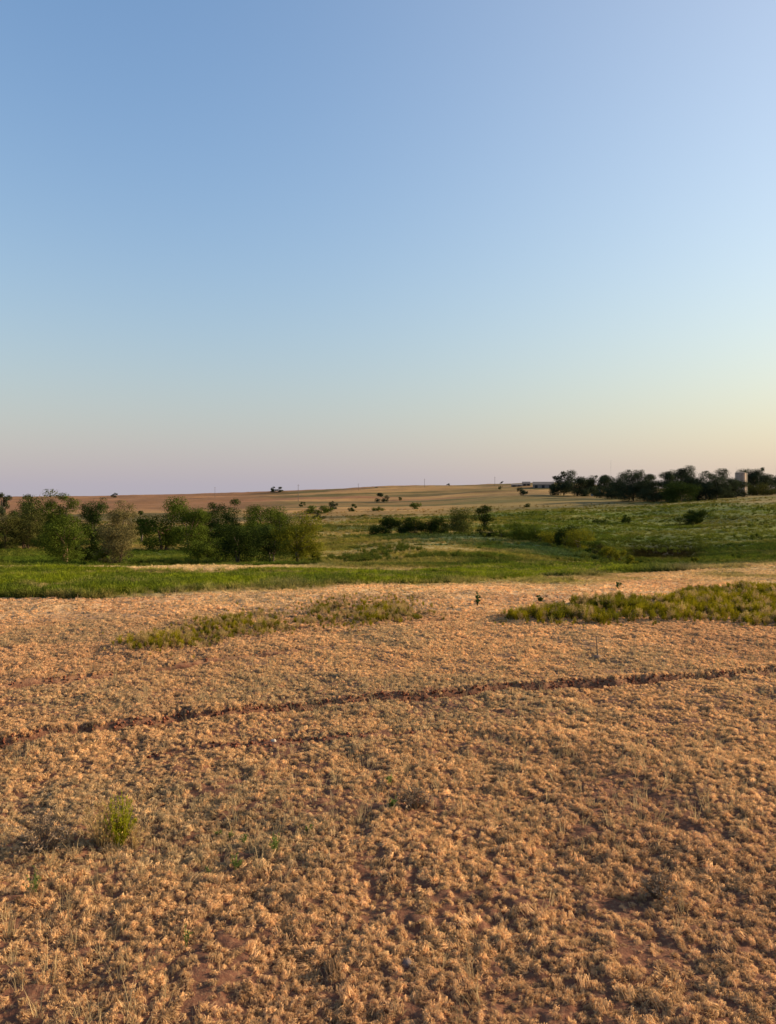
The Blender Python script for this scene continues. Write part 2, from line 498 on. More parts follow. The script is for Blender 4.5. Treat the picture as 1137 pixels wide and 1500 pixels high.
g = link(bpy.data.objects.new('ground', gm)); g['kind'] = 'structure'

# ------------------------------------------------------------------ ground cover: tuft shapes
def ribbon(V, Q, pts, wds, side):
    o = len(V)
    for p, w_ in zip(pts, wds):
        V.append(p - side * w_ * .5); V.append(p + side * w_ * .5)
    for k in range(len(pts) - 1):
        Q.append((o+2*k, o+2*k+1, o+2*k+3, o+2*k+2))
def tuft(seed, nb, spread, rad_, height, width, curl, segs=3):
    r = random.Random(seed); V = []; Q = []
    for _ in range(nb):
        a = r.uniform(0, 2*math.pi); rr = spread * math.sqrt(r.random())
        base = Vector((math.cos(a) * rr, math.sin(a) * rr, 0))
        b = a + r.uniform(-1.2, 1.2)
        out_ = Vector((math.cos(b), math.sin(b), 0)); side = Vector((-out_.y, out_.x, 0))
        L_ = rad_ * r.uniform(.3, 1.15); H = height * r.uniform(.45, 1.1)
        pts = []; ws = []
        for k in range(segs + 1):
            t = k / segs
            up = H * (math.sin(min(1, t) * math.pi * (.5 + curl * .5)))
            wob = side * (math.sin(t * 5 + a * 3) * rad_ * .18 * curl)
            pts.append(base + out_ * L_ * t ** 1.2 + Vector((0, 0, up)) + wob); ws.append(width * (1 - .75 * t) * r.uniform(.8, 1.2))
        tw = (side + Vector((0, 0, r.uniform(-.8, .8)))).normalized()
        ribbon(V, Q, pts, ws, tw)
    return V, Q
def weed(seed, ns, rad_, height, leaf, nleaf):
    """thin upright stems with small narrow leaves"""
    r = random.Random(seed); V = []; Q = []
    for _ in range(ns):
        a = r.uniform(0, 2*math.pi); lean = r.uniform(.0, 1) ** .7 * rad_
        H = height * r.uniform(.55, 1.0) * (1 - .35 * (lean / rad_) ** 2)
        top = Vector((math.cos(a) * lean, math.sin(a) * lean, H))
        base = Vector((top.x * .15, top.y * .15, 0))
        side = Vector((-math.sin(a), math.cos(a), 0))
        ribbon(V, Q, [base, base.lerp(top, .5) + Vector((0, 0, H * .06)), top], [leaf * .22, leaf * .18, leaf * .1], side)
        for k in range(nleaf):
            t = r.uniform(.3, 1.0); p = base.lerp(top, t)
            q = r.uniform(0, 2*math.pi); e = r.uniform(-.1, 1.2)
            dv = Vector((math.cos(q)*math.cos(e), math.sin(q)*math.cos(e), math.sin(e)))
            sd_ = dv.cross(Vector((r.uniform(-1,1), r.uniform(-1,1), r.uniform(-1,1)))).normalized()
            ll = leaf * r.uniform(.7, 1.4)
            o = len(V)
            V += [p, p + dv*ll*.5 + sd_*ll*.16, p + dv*ll, p + dv*ll*.5 - sd_*ll*.16]; Q.append((o, o+1, o+2, o+3))
    return V, Q
m_dry = leafmat('dry_curled_grass', None, .35, .22, True, 25)
m_grn = leafmat('green_grass', None, .35, .25, True, 4)
def protos(name, lst, m):
    res = []
    for V, Q in lst:
        res.append(bpy.data.objects.new(name, mesh_np(name, [tuple(v) for v in V], Q, m)))
    return res
def scatter(name, label, P, rot, scl, tint, kinds, prs):
    """one ground-cover object: tufts instanced on points"""
    me = bpy.data.meshes.new(name)
    me.vertices.add(len(P)); me.vertices.foreach_set('co', P.astype(np.float32).ravel())
    for nm, ty, key, dat in (('rot', 'FLOAT_VECTOR', 'vector', rot), ('scl', 'FLOAT_VECTOR', 'vector', scl),
                             ('tint', 'FLOAT_COLOR', 'color', np.concatenate([tint, np.ones((len(P), 1))], 1)), ('sort', 'INT', 'value', kinds)):
        a_ = me.attributes.new(nm, ty, 'POINT')
        a_.data.foreach_set(key, np.asarray(dat, np.int32 if ty == 'INT' else np.float32).ravel())
    o = link(bpy.data.objects.new(name, me))
    o['kind'] = 'stuff'; o['label'] = label; o['category'] = 'grass'
    gt = bpy.data.node_groups.new(name, 'GeometryNodeTree')
    gt.interface.new_socket('Geometry', in_out='INPUT', socket_type='NodeSocketGeometry')
    gt.interface.new_socket('Geometry', in_out='OUTPUT', socket_type='NodeSocketGeometry')
    gi = gt.nodes.new('NodeGroupInput'); go = gt.nodes.new('NodeGroupOutput')
    jn = gt.nodes.new('GeometryNodeJoinGeometry')
    for p in prs:
        oi = gt.nodes.new('GeometryNodeObjectInfo'); oi.inputs['Object'].default_value = p
        oi.inputs['As Instance'].default_value = True
        gt.links.new(oi.outputs['Geometry'], jn.inputs[0])
    ip = gt.nodes.new('GeometryNodeInstanceOnPoints'); ip.inputs['Pick Instance'].default_value = True
    def na(nm, ty):
        n = gt.nodes.new('GeometryNodeInputNamedAttribute'); n.data_type = ty; n.inputs['Name'].default_value = nm; return n.outputs[0]
    gt.links.new(gi.outputs[0], ip.inputs['Points']); gt.links.new(jn.outputs[0], ip.inputs['Instance'])
    gt.links.new(na('rot', 'FLOAT_VECTOR'), ip.inputs['Rotation']); gt.links.new(na('scl', 'FLOAT_VECTOR'), ip.inputs['Scale'])
    gt.links.new(na('sort', 'INT'), ip.inputs['Instance Index'])
    gt.links.new(ip.outputs[0], go.inputs[0])
    md = o.modifiers.new('tufts', 'NODES'); md.node_group = gt
    return o
def wedge(n, r0, r1, power, half=44):
    """random points in the field ahead; power 2 = even density, 0 = density falling as 1/r^2"""
    u = rng.random(n)
    r = r0 * (r1 / r0) ** u if power == 0 else (r0 ** power + u * (r1 ** power - r0 ** power)) ** (1 / power)
    a = np.radians(rng.uniform(-half, half, n))
    return np.sin(a) * r, np.cos(a) * r, r
def rots(n, tilt=.25):
    return np.stack([rng.normal(0, tilt, n), rng.normal(0, tilt, n), rng.uniform(0, 2*math.pi, n)], 1)

# dry curled grass on the near flat
dry_p = protos('dry_tuft', [tuft(10 + k, 40, .0095, .0145, .019, .0021, 1.2, 4) for k in range(9)], m_dry)
xa, ya, ra = wedge(290000, 1.5, 10.5, 2)
xb, yb, rb_ = wedge(150000, 10, 42, 0)
x = np.concatenate([xa, xb]); y = np.concatenate([ya, yb]); r = np.concatenate([ra, rb_])
_, rbare = rut(x, y)
lw, rw = weed_mask(x, y)
gmask = greens(x, y)
u_, py_, d_ = rowmap(x, y)
keep = (rng.random(len(x)) > (rbare > .25) * .97 + 0 * rbare) & (rng.random(len(x)) > bare_soil(x, y) * .93) & (rng.random(len(x)) > np.maximum(lw, rw) * .5) & (rng.random(len(x)) > gmask * .9)
keep &= rng.random(len(x)) < .38 + .62 * sst(.32, .52, fbm(x * 14, y * 14, 177, 2)) + sst(7, 12, r)
keep &= ~((r > 30) & (valley(x, y) > .5) & (py_ < 826))
x, y, r = x[keep], y[keep], r[keep]
s = rng.uniform(.50, 1.15, len(x)) * np.where(rng.random(len(x)) < .06, 1.5, 1) * (1 + .35 * sst(7, 12, r)) * np.where(r > 10, (r / 10) ** .75, 1) * (.6 + .85 * fbm(x * 2.4, y * 2.4, 171))
tint = albedo(x, y)
dk = rng.random(len(x))
tint = np.where((dk < .12)[:, None], tint * np.array([.55, .55, .6]), tint)
tint = tint * (1 + .14 * sst(5, 9, r))[:, None]
gr = sst(.55, .68, fbm(x * .8, y * .8, 175)) * .5          # weathered grey-brown patches
tint = mixc(tint, gr * (rng.random(len(x)) < .7), np.array([.36, .29, .17]))
tint *= rng.uniform(.78, 1.25, len(x))[:, None]
scatter('dry_grass', 'curled straw coloured dry grass covering the red earth', np.stack([x, y, hgt(x, y) - .004], 1), rots(len(x), .55),
        np.stack([s, s, s * rng.uniform(.7, 1.2, len(x)) * np.clip(1.25 - r * .055, .45, 1)], 1), tint, rng.integers(0, 9, len(x)), dry_p)

# crumbled red clods along the ruts
def clod(seed):
    r_ = random.Random(seed); V = []; Fc = []; n = 6
    for i_ in range(4):
        ph = math.pi * (.12 + .76 * i_ / 3)
        for k in range(n):
            q = r_.uniform(.75, 1.25); a_ = 2 * math.pi * (k + .3 * i_) / n
            V.append((math.sin(ph) * math.cos(a_) * q, math.sin(ph) * math.sin(a_) * q, math.cos(ph) * r_.uniform(.8, 1.1)))
    for i_ in range(3):
        for k in range(n): Fc.append((i_*n+k, (i_+1)*n+k, (i_+1)*n+(k+1)%n, i_*n+(k+1)%n))
    return [Vector(v) for v in V[:24]], Fc
clod_p = protos('clod', [clod(300 + k) for k in range(4)], leafmat('red_clod', None, 0, .3, True, 30))
cx, cy, crad = wedge(400000, 3.2, 11, 2, 40)
_, cb = rut(cx, cy)
edge = np.exp(-((cb - .45) / .38) ** 2) * (cb > .03)
k_ = rng.random(len(cx)) < edge * .55 * (.35 + .65 * (seg_dist(cx, cy, [flat(*p) for p in RUTS[0][0]])[0].__abs__() < .25))
cx, cy = cx[k_], cy[k_]
cs = .004 + .010 * rng.random(len(cx)) ** 2.2
scatter('earth_clods', 'crumbled dark red clods lying along the wheel ruts', np.stack([cx, cy, hgt(cx, cy) + cs * .3], 1), rots(len(cx), 1.0),
        np.stack([cs, cs * rng.uniform(.6, 1, len(cx)), cs * rng.uniform(.5, .9, len(cx))], 1),
        np.array([.17, .062, .036]) * rng.uniform(.5, 1.4, (len(cx), 1)), rng.integers(0, 4, len(cx)), clod_p)['category'] = 'soil'

# fine upright dead stalks between the curled tufts
stalk_p = protos('dry_stalk', [tuft(60 + k, 9, .02, .045, .075, .0022, .15) for k in range(4)], m_dry)
x, y, r = wedge(9000, 1.6, 16, 1.2)
k_ = rng.random(len(x)) < sst(.42, .62, fbm(x * .7, y * .7, 181)) ; _, q_ = rut(x, y); k_ &= q_ < .3
x, y, r = x[k_], y[k_], r[k_]
s = rng.uniform(.6, 1.3, len(x))
scatter('dry_stalks', 'thin upright straw stalks among the dry curled grass', np.stack([x, y, hgt(x, y)], 1), rots(len(x), .2), np.stack([s, s, s], 1),
        np.array([.40, .29, .15]) * rng.uniform(.7, 1.3, (len(x), 1)), rng.integers(0, 4, len(x)), stalk_p)

# weeds of the two patches on the flat
weed_p = protos('weed', [weed(80 + k, 30, .10, .25, .020, 18) for k in range(5)], m_grn)
x, y, r = wedge(100000, 6.5, 20, 2, 40)
lw, rw = weed_mask(x, y)
dens = np.clip(lw ** 1.3 * 1.0 + rw ** 1.5 * .62, 0, 1) * (.3 + .7 * sst(.3, .55, fbm(x * 1.9, y * 1.9, 195)))
k_ = rng.random(len(x)) < dens
x, y, r = x[k_], y[k_], r[k_]; lw = lw[k_]; rw = rw[k_]
s = rng.uniform(.25, .95, len(x)) * (.4 + .9 * fbm(x * 1.5, y * 1.5, 191)) * (.62 + .28 * rw) * (.4 + .6 * np.maximum(lw, rw))
tint = mixc(np.tile(np.array([.23, .19, .010]), (len(x), 1)), sst(.4, .65, fbm(x * 1.2, y * 1.2, 193)) * .8, np.array([.11, .11, .009]))
tint = mixc(tint, (rng.random(len(x)) < .30 + .2 * lw) * .8, np.array([.42, .29, .13])) * rng.uniform(.8, 1.25, (len(x), 1))
scatter('broomweed', 'strips of yellow green weeds growing on the dry flat', np.stack([x, y, hgt(x, y)], 1), rots(len(x), .12), np.stack([s, s, s], 1), tint, rng.integers(0, 5, len(x)), weed_p)

# taller grass of the green band and the valley floor
gr_p = protos('grass_clump', [tuft(100 + k, 40, .16, .20, .24, .020, .25) for k in range(5)], m_grn)
x, y, r = wedge(70000, 12, 36, 1.3, 42)
gm_ = greens(x, y)
u_, py_, d_ = rowmap(x, y)
gm_ = np.maximum(gm_, sst(930, 1010, u_) * band(d_, 12.5, 14, 30, 34) * sst(.48, .60, fbm(x * .8, y * .8, 217)) * .6)
k_ = rng.random(len(x)) < gm_ * (.35 + .65 * sst(.35, .55, fbm(x / 2, y / 2, 201)))
x, y, r = x[k_], y[k_], r[k_]
s = rng.uniform(.3, .85, len(x)) * (.6 + .6 * fbm(x / 1.8, y / 1.8, 203)) * (.35 + .65 * gm_[k_])
tint = albedo(x, y) * rng.uniform(.75, 1.3, (len(x), 1))
s *= 1 - .6 * sst(1.1, 1.35, tint[:, 0] / tint[:, 1])
scatter('green_grass', 'bright green weedy grass band beyond the dry flat', np.stack([x, y, hgt(x, y)], 1), rots(len(x), .15), np.stack([s, s, s], 1), tint, rng.integers(0, 5, len(x)), gr_p)

x, y, r = wedge(120000, 30, 420, 0, 40)
u_, py_, d_ = rowmap(x, y)
v_ = valley(x, y)
k_ = rng.random(len(x)) < np.clip(v_ * 1.0, .12, 1) * (.4 + .6 * sst(.35, .6, fbm(x / 14, y / 8, 205)))
k_ &= ~((py_ > 824) & (py_ < 836) & (u_ < 450) & (d_ < 50) & (rng.random(len(x)) < .9))
x, y, r = x[k_], y[k_], r[k_]
s = rng.uniform(.7, 1.7, len(x)) * (r / 60) ** .45 * (.6 + .8 * fbm(x / 9, y / 6, 207))
tint = albedo(x, y) * rng.uniform(.75, 1.3, (len(x), 1))
s *= 1 - .6 * sst(1.1, 1.35, tint[:, 0] / tint[:, 1]) * (r < 120)
scatter('meadow_grass', 'rough green grass covering the valley floor', np.stack([x, y, hgt(x, y)], 1), rots(len(x), .15), np.stack([s, s, s * .75], 1), tint, rng.integers(0, 5, len(x)), gr_p)

# rank dark weeds standing in patches over the valley
x, y, r = wedge(60000, 34, 330, 0, 38)
k_ = rng.random(len(x)) < valley(x, y) * sst(.56, .68, fbm(x / 9, y / 14, 211, 3)) * .4 * (1 - (1 - sst(420, 500, rowmap(x, y)[0])) * (r < 64))
x, y, r = x[k_], y[k_], r[k_]
s = rng.uniform(1.2, 3.4, len(x)) * (r / 110) ** .4
tint = mixc(np.tile(np.array([.045, .070, .012]), (len(x), 1)), rng.random(len(x)) * .8, np.array([.12, .125, .02]))
scatter('rank_weeds', 'patches of darker rank weeds standing in the valley meadow', np.stack([x, y, hgt(x, y)], 1), rots(len(x), .12), np.stack([s * 1.5, s * 1.5, s], 1), tint, rng.integers(0, 5, len(x)), weed_p)

# ------------------------------------------------------------------ trees and shrubs
BARK = simple('grey_brown_bark', (.11, .085, .065), .95, 6)
BARKR = simple('reddish_bark', (.17, .095, .065), .95, 6)
LEAF = {
 'dark':   leafmat('dark_leaves', (.031, .046, .011), .18, .35, scale=.9),
 'deep':   leafmat('deep_green_leaves', (.025, .037, .008), .18, .35, scale=1.2),
 'mid':    leafmat('mid_green_leaves', (.056, .075, .011), .25, .4, scale=1.1),
 'grey':   leafmat('grey_green_leaves', (.066, .074, .019), .25, .35, scale=1.1),
 'pale':   leafmat('pale_olive_leaves', (.125, .103, .040), .30, .3, scale=1.1),
 'brown':  leafmat('brown_olive_leaves', (.055, .055, .015), .2, .4, scale=1.0),
 'yellow': leafmat('yellow_green_leaves', (.125, .122, .012), .35, .3, scale=1.2),
 'line':   leafmat('windbreak_leaves', (.034, .043, .022), .2, .4, scale=.25),
}
def crown_mesh(seed, wid, hei, nb, nl, leaf, low, m, ragged=.35):
    """leaf-sized faces in uneven clumps; wid, hei of the crown; low = height of its underside"""
    r = np.random.default_rng(seed)
    V = []; cent = []
    nL = int(r.integers(2, 5)) if nb > 14 else 2; a0 = r.uniform(0, 6.28); lead = []
    for q in range(nL):                                    # several leaders of unequal height
        aa = a0 + q * 6.28 / nL + r.uniform(-.5, .5); off = wid * r.uniform(.10, .25)
        lead.append((math.cos(aa) * off, math.sin(aa) * off, 1.0 if q == 0 else r.uniform(.62, .95), r.uniform(.28, .38)))
    for k in range(nb):
        lx, ly, lh, lw_ = lead[k % nL]
        a = r.uniform(0, 2*math.pi); t = r.random()
        zz = low + (hei * lh - low) * (.08 + .80 * t)
        prof = math.sin(math.pi * (.20 + .68 * t)) ** .7
        rr = wid * lw_ * prof * math.sqrt(r.uniform(.05, 1))
        cent.append((lx * (.5 + .5 * t) + math.cos(a) * rr, ly * (.5 + .5 * t) + math.sin(a) * rr, zz, wid * r.uniform(.11, .21)))
    for k in range(max(3, int(nb * ragged * .9))):    # sprays that stick out of the outline
        a = r.uniform(0, 2*math.pi); t = r.uniform(.3, 1)
        c0 = cent[int(r.integers(0, nb))]; rr = c0[3] * r.uniform(.5, .9)
        cent.append((c0[0] + math.cos(a) * rr, c0[1] + math.sin(a) * rr, min(hei * .97, c0[2] + rr * r.uniform(-.2, 1.0)), wid * r.uniform(.05, .09)))
    tot = sum(c[3] ** 2 for c in cent)
    pts = []; nrm = []
    for cx, cy, cz, s in cent:
        n = max(8, int(nl * s * s / tot))
        d = r.normal(0, 1, (n, 3)); d /= np.linalg.norm(d, axis=1)[:, None]
        q = d * (s * r.uniform(.30, 1.15, n) ** .7)[:, None] * np.array([1.1, 1.1, .85])
        pts.append(q + np.array([cx, cy, cz])); nrm.append(d)
    P = np.concatenate(pts)
    kz = hei / np.percentile(P[:, 2], 99.6); kx = wid * .5 / np.percentile(np.abs(P[:, :2]), 97)
    P *= np.array([kx, kx, kz]); cent = [(c_[0]*kx, c_[1]*kx, c_[2]*kz, c_[3]) for c_ in cent]
    P[:, 2] = np.clip(P[:, 2], .05, hei * 1.03)
    n = len(P)
    nn = np.concatenate(nrm) + r.normal(0, .34, (n, 3))          # leaves face mostly out of their clump
    a = np.cross(nn, r.normal(0, 1, (n, 3))); a /= np.linalg.norm(a, axis=1)[:, None]
    b = np.cross(nn, a); b /= np.linalg.norm(b, axis=1)[:, None]
    L_ = (leaf * r.uniform(.6, 1.4, n))[:, None]
    Vv = np.stack([P - a * L_ * .5, P + b * L_ * .36, P + a * L_ * .5, P - b * L_ * .36], 1).reshape(-1, 3)
    Fc = np.arange(len(Vv)).reshape(-1, 4)
    return mesh_np('crown', Vv, Fc, m), cent
def trunk_mesh(seed, hei, cent, m, multi=1, thick=1.0):
    r = random.Random(seed); b = MB()
    big = sorted(cent, key=lambda c: -c[3])[:10]
    tr = .035 * hei * thick / math.sqrt(multi)
    forks = []
    for k in range(multi):
        a = r.uniform(0, 6.28); off = .04 * hei * (multi > 1)
        base = (math.cos(a) * off, math.sin(a) * off, -.15)
        fork = (math.cos(a) * off * 2.5 + r.uniform(-.04, .04) * hei, math.sin(a) * off * 2.5 + r.uniform(-.04, .04) * hei, hei * r.uniform(.26, .38))
        mid = tuple((p + q) / 2 + r.uniform(-.02, .02) * hei for p, q in zip(base, fork))
        b.tube([base, mid, fork], [tr * 1.25, tr, tr * .8], 7); forks.append(fork)
    for i_, c in enumerate(big):
        f = forks[i_ % multi]
        e = (c[0] * .9, c[1] * .9, max(c[2], f[2] + .1 * hei))
        mid = tuple(p * .5 + q * .5 + r.uniform(-.03, .03) * hei for p, q in zip(f, e))
        b.tube([f, mid, e], [tr * .6, tr * .38, tr * .12], 5)
    return b.mesh('trunk', m, True)
crown_cache = {}
def tree(name, label, cat, px, d, top, wpx, kind, group=None, low=.25, dens=1.0, bark=None, multi=1, share=None, sy=1.0, thick=1.0):
    """px, top, wpx are measured on the photograph; d is the real distance in metres"""
    x_, y_, z_ = at(px, d)
    base = HY + F * (EYE - z_) / d
    H = max(.5, (base - top) * d / F); W = wpx * d / F
    seed = int(px * 13 + top * 7) % 9973
    t = thing(name, label, cat, (x_, y_, z_ - .03), random.Random(seed).uniform(0, 6.28), group)
    pixarea = (base - top) * wpx
    nl = int(min(14000, max(900, pixarea * 6.0)) * dens)
    leaf = max(.10, math.sqrt(max(W * H, .1) / nl) * 3.0) * max(1.0, dens) ** .25
    key = (share, kind, round(low, 2))
    if share is not None and key in crown_cache:
        cm, tm, H0, W0 = crown_cache[key]
    else:
        nb = int(np.clip(pixarea / 60, 9, 40))
        cm, cent = crown_mesh(seed, W * 1.1, H, nb, nl, leaf, H * low * .35, LEAF[kind])
        tm = trunk_mesh(seed, H, cent, bark or BARK, multi, thick); H0, W0 = H, W
        if share is not None: crown_cache[key] = (cm, tm, H0, W0)
    for nm, me in (('trunk', tm), ('crown', cm)):
        p = part(nm, me, t)
        p.scale = (W / W0, W / W0 * sy, H / H0)
    return t

GL = 'trees of the left grove'; GM = 'trees of the middle grove'
tree('tall_tree', 'tallest dark grey green tree rising at the back of the left grove', 'tree', 62, 128, 719, 56, 'grey', GL, .2)
tree('tall_tree', 'slim ragged tree just right of the tallest one in the left grove', 'tree', 92, 124, 724, 40, 'mid', GL, .2)
tree('round_tree', 'rounded dark tree against the sky left of the tallest grove tree', 'tree', 32, 132, 726, 34, 'dark', GL, .15)
tree('bushy_tree', 'brownish bushy tree cut by the left edge of the picture', 'tree', 8, 112, 753, 46, 'brown', GL, .05, multi=3, bark=BARKR)
tree('bushy_tree', 'low brown olive thicket tree second from the left edge', 'tree', 38, 114, 752, 46, 'brown', GL, .05, multi=3, bark=BARKR)
tree('green_tree', 'broad green tree in front of the left grove with bare reddish stems', 'tree', 94, 68, 755, 64, 'mid', GL, .22, multi=3, bark=BARKR)
tree('low_shrub', 'dark low shrub between the broad green tree and the pale one', 'shrub', 134, 72, 789, 40, 'deep', GL, .0, multi=3)
tree('small_shrub', 'small yellow green shrub at the foot of the pale tree', 'shrub', 148, 66, 806, 24, 'yellow', GL, .0, multi=3)
tree('dark_tree', 'dark tree with open ragged top behind the pale tree', 'tree', 138, 140, 731, 44, 'dark', GL, .1)
tree('pale_tree', 'pale olive tree standing against the brown hill behind the left grove', 'tree', 176, 136, 735, 46, 'pale', GL, .15)
tree('thin_tree', 'thin sparse pale olive tree with reddish stems at the right end of the left grove', 'tree', 172, 66, 766, 46, 'pale', GL, .1, dens=.75, multi=4, bark=BARKR, thick=.8)
tree('small_tree', 'small dark tree alone in the gap between the two groves', 'tree', 207, 160, 748, 14, 'dark', None, .1)
tree('tall_tree', 'tallest light green tree at the left end of the middle grove', 'tree', 240, 118, 729, 62, 'mid', GM, .25, bark=BARKR, multi=2)
tree('round_tree', 'round green tree with reddish trunk right of the tallest in the middle grove', 'tree', 276, 114, 740, 50, 'mid', GM, .25, bark=BARKR)
tree('dark_tree', 'narrow dark tree in the middle grove behind the big bush', 'tree', 305, 128, 737, 36, 'deep', GM, .1)
tree('dark_tree', 'dark domed tree at the centre back of the middle grove', 'tree', 331, 124, 732, 42, 'dark', GM, .1)
tree('bushy_tree', 'wide low tree at the right back of the middle grove', 'tree', 372, 122, 741, 56, 'mid', GM, .1)
tree('bushy_tree', 'back tree filling the right shoulder of the middle grove', 'tree', 412, 126, 743, 44, 'mid', GM, .1)
tree('big_shrub', 'soft rounded green shrub at the front of the middle grove', 'shrub', 302, 78, 787, 52, 'mid', GM, .0, multi=4)
tree('dark_tree', 'dark spreading tree at the front middle of the middle grove', 'tree', 350, 68, 763, 66, 'deep', GM, .18, multi=3)
tree('dark_tree', 'dark front tree with leaning stems left of the yellow green tree', 'tree', 396, 70, 768, 52, 'dark', GM, .2, multi=2)
tree('yellow_tree', 'bright yellow green tree at the right end of the middle grove', 'tree', 436, 66, 751, 62, 'yellow', GM, .2, bark=BARK)
tree('small_shrub', 'little dark shrub right of the yellow green tree', 'shrub', 463, 68, 808, 22, 'deep', None, .0, multi=3)
tree('far_tree', 'hazy dark trees touching the sky at the left edge', 'tree', 6, 420, 722, 22, 'line', None, .0)
# hedge and willow in the middle
GH = 'bushes of the dark hedge in mid valley'
for px, tp, wd, lb in ((564, 757, 30, 'leftmost and tallest dark bush of the hedge in mid valley'), (588, 761, 28, 'second dark bush from the left in the mid valley hedge'),
                       (610, 759, 28, 'middle dark bush of the hedge in mid valley'), (631, 758, 28, 'fourth dark bush of the mid valley hedge'),
                       (651, 761, 26, 'last bush of the mid valley hedge beside the grey green willow')):
    tree('hedge_bush', lb, 'bush', px, 172, tp - 1, wd * 1.25, 'deep', GH, .0, multi=3)
tree('willow_tree', 'soft grey green tree at the right end of the dark hedge', 'tree', 676, 162, 743, 46, 'grey', None, .12, multi=2)
tree('dark_tree', 'dark leafy tree standing up right of the grey green willow', 'tree', 711, 215, 740, 28, 'deep', None, .15)
tree('green_shrub', 'dense green shrub just in front of the dark leafy tree', 'shrub', 716, 148, 769, 28, 'deep', None, .0, multi=3)
tree('green_shrub', 'lighter shrub touching the dense green one on its right', 'shrub', 736, 148, 774, 24, 'mid', None, .0, multi=3)
GS = 'shrubs along the creek'
for px, d, tp, wd, kd, lb in ((766, 140, 768, 34, 'mid', 'rounded green shrub at the left start of the creek line'),
        (790, 134, 773, 34, 'mid', 'green shrub second in the creek line'), (808, 130, 780, 26, 'yellow', 'pale yellow green shrub left of the dark creek shrub'),
        (826, 122, 774, 30, 'deep', 'tall dark green shrub in the middle of the creek line'), (848, 120, 778, 34, 'yellow', 'yellow green shrub right of the tall dark creek shrub'),
        (866, 112, 795, 26, 'mid', 'low green shrub halfway down the creek'), (880, 105, 800, 22, 'brown', 'low brownish shrub of the lower creek'),
        (893, 92, 803, 22, 'yellow', 'bright yellow green shrub near the lower end of the creek'), (908, 88, 809, 16, 'yellow', 'small yellow shrub leaning beside the bright creek shrub'),
        (930, 70, 817, 15, 'yellow', 'little yellow green sapling at the end of the creek'), (945, 68, 824, 12, 'mid', 'tiny green bush last along the creek'),
        (1016, 60, 820, 8, 'yellow', 'slim yellow green sprout at the right end of the dark creek bed')):
    tree('creek_shrub', lb, 'shrub', px, d, tp - 4, wd * 1.3, kd, GS, .0, multi=3)
tree('field_bush', 'low wide dark bush in the green field left of the round one', 'bush', 880, 225, 760, 20, 'deep', None, .0, multi=3)
tree('field_bush', 'small round dark bush in the green field', 'bush', 916, 222, 754, 15, 'deep', None, .0, multi=3)
tree('field_tree', 'lone wide dark tree in the right green field', 'tree', 1010, 215, 746, 38, 'deep', None, .0, multi=3)
tree('field_tree', 'smaller bush joined to the right side of the lone field tree', 'bush', 1024, 218, 748, 24, 'deep', None, .0, multi=3)
# scattered bushes of the far hill
GF = 'bushes dotted over the far dry hill'
for px, row, tp, wd, kd, lb in ((562, 736, 723, 15, 'line', 'large round nearly black tree on the far dry hill'),
        (516, 749, 739, 10, 'dark', 'small dark bush on the slope left below the round black tree'), (608, 746, 737, 13, 'mid', 'green bush on the slope right below the round black tree'),
        (489, 746, 735, 11, 'line', 'grey dark bush at the top end of the hillside thicket'), (554, 748, 743, 15, 'mid', 'very low pale green bush between two hillside bushes'),
        (442, 742, 736, 7, 'dark', 'tiny bush above the right end of the middle grove'), (586, 733, 729, 5, 'dark', 'tiny dark bush right of the round black tree'),
        (460, 752, 741, 22, 'mid', 'left bush of the low hillside thicket'), (476, 751, 741, 18, 'mid', 'right bush of the low hillside thicket'),
        (467, 762, 753, 14, 'line', 'dark grey bush behind the yellow green tree'),
        (766, 726, 715, 13, 'line', 'dark tree below the barn on the far slope'), (773, 743, 738, 9, 'dark', 'low flat dark bush on the tan slope below the barn'),
        (733, 717, 713, 5, 'dark', 'speck like bush just under the skyline left of the barn')):
    tree('hill_bush', lb, 'bush', px, hit(px, row), tp - 1, wd * 1.15, kd, GF, .0, multi=2)
for px, tp, wd, lb in ((168, 722, 8, 'small dark tree alone on the left skyline'), (400, 713, 9, 'left of the twin round trees on the skyline'),
        (410, 713, 9, 'right of the twin round trees on the skyline'), (551, 713, 4, 'speck of a bush on the skyline near the middle'),
        (657, 708, 4, 'slim dark bush upright on the skyline right of the middle'), (735, 705, 4, 'speck of a bush on the skyline left of the barn')):
    tree('skyline_tree', lb, 'tree', px, 1150, tp, wd, 'line', 'trees standing on the skyline', .05)

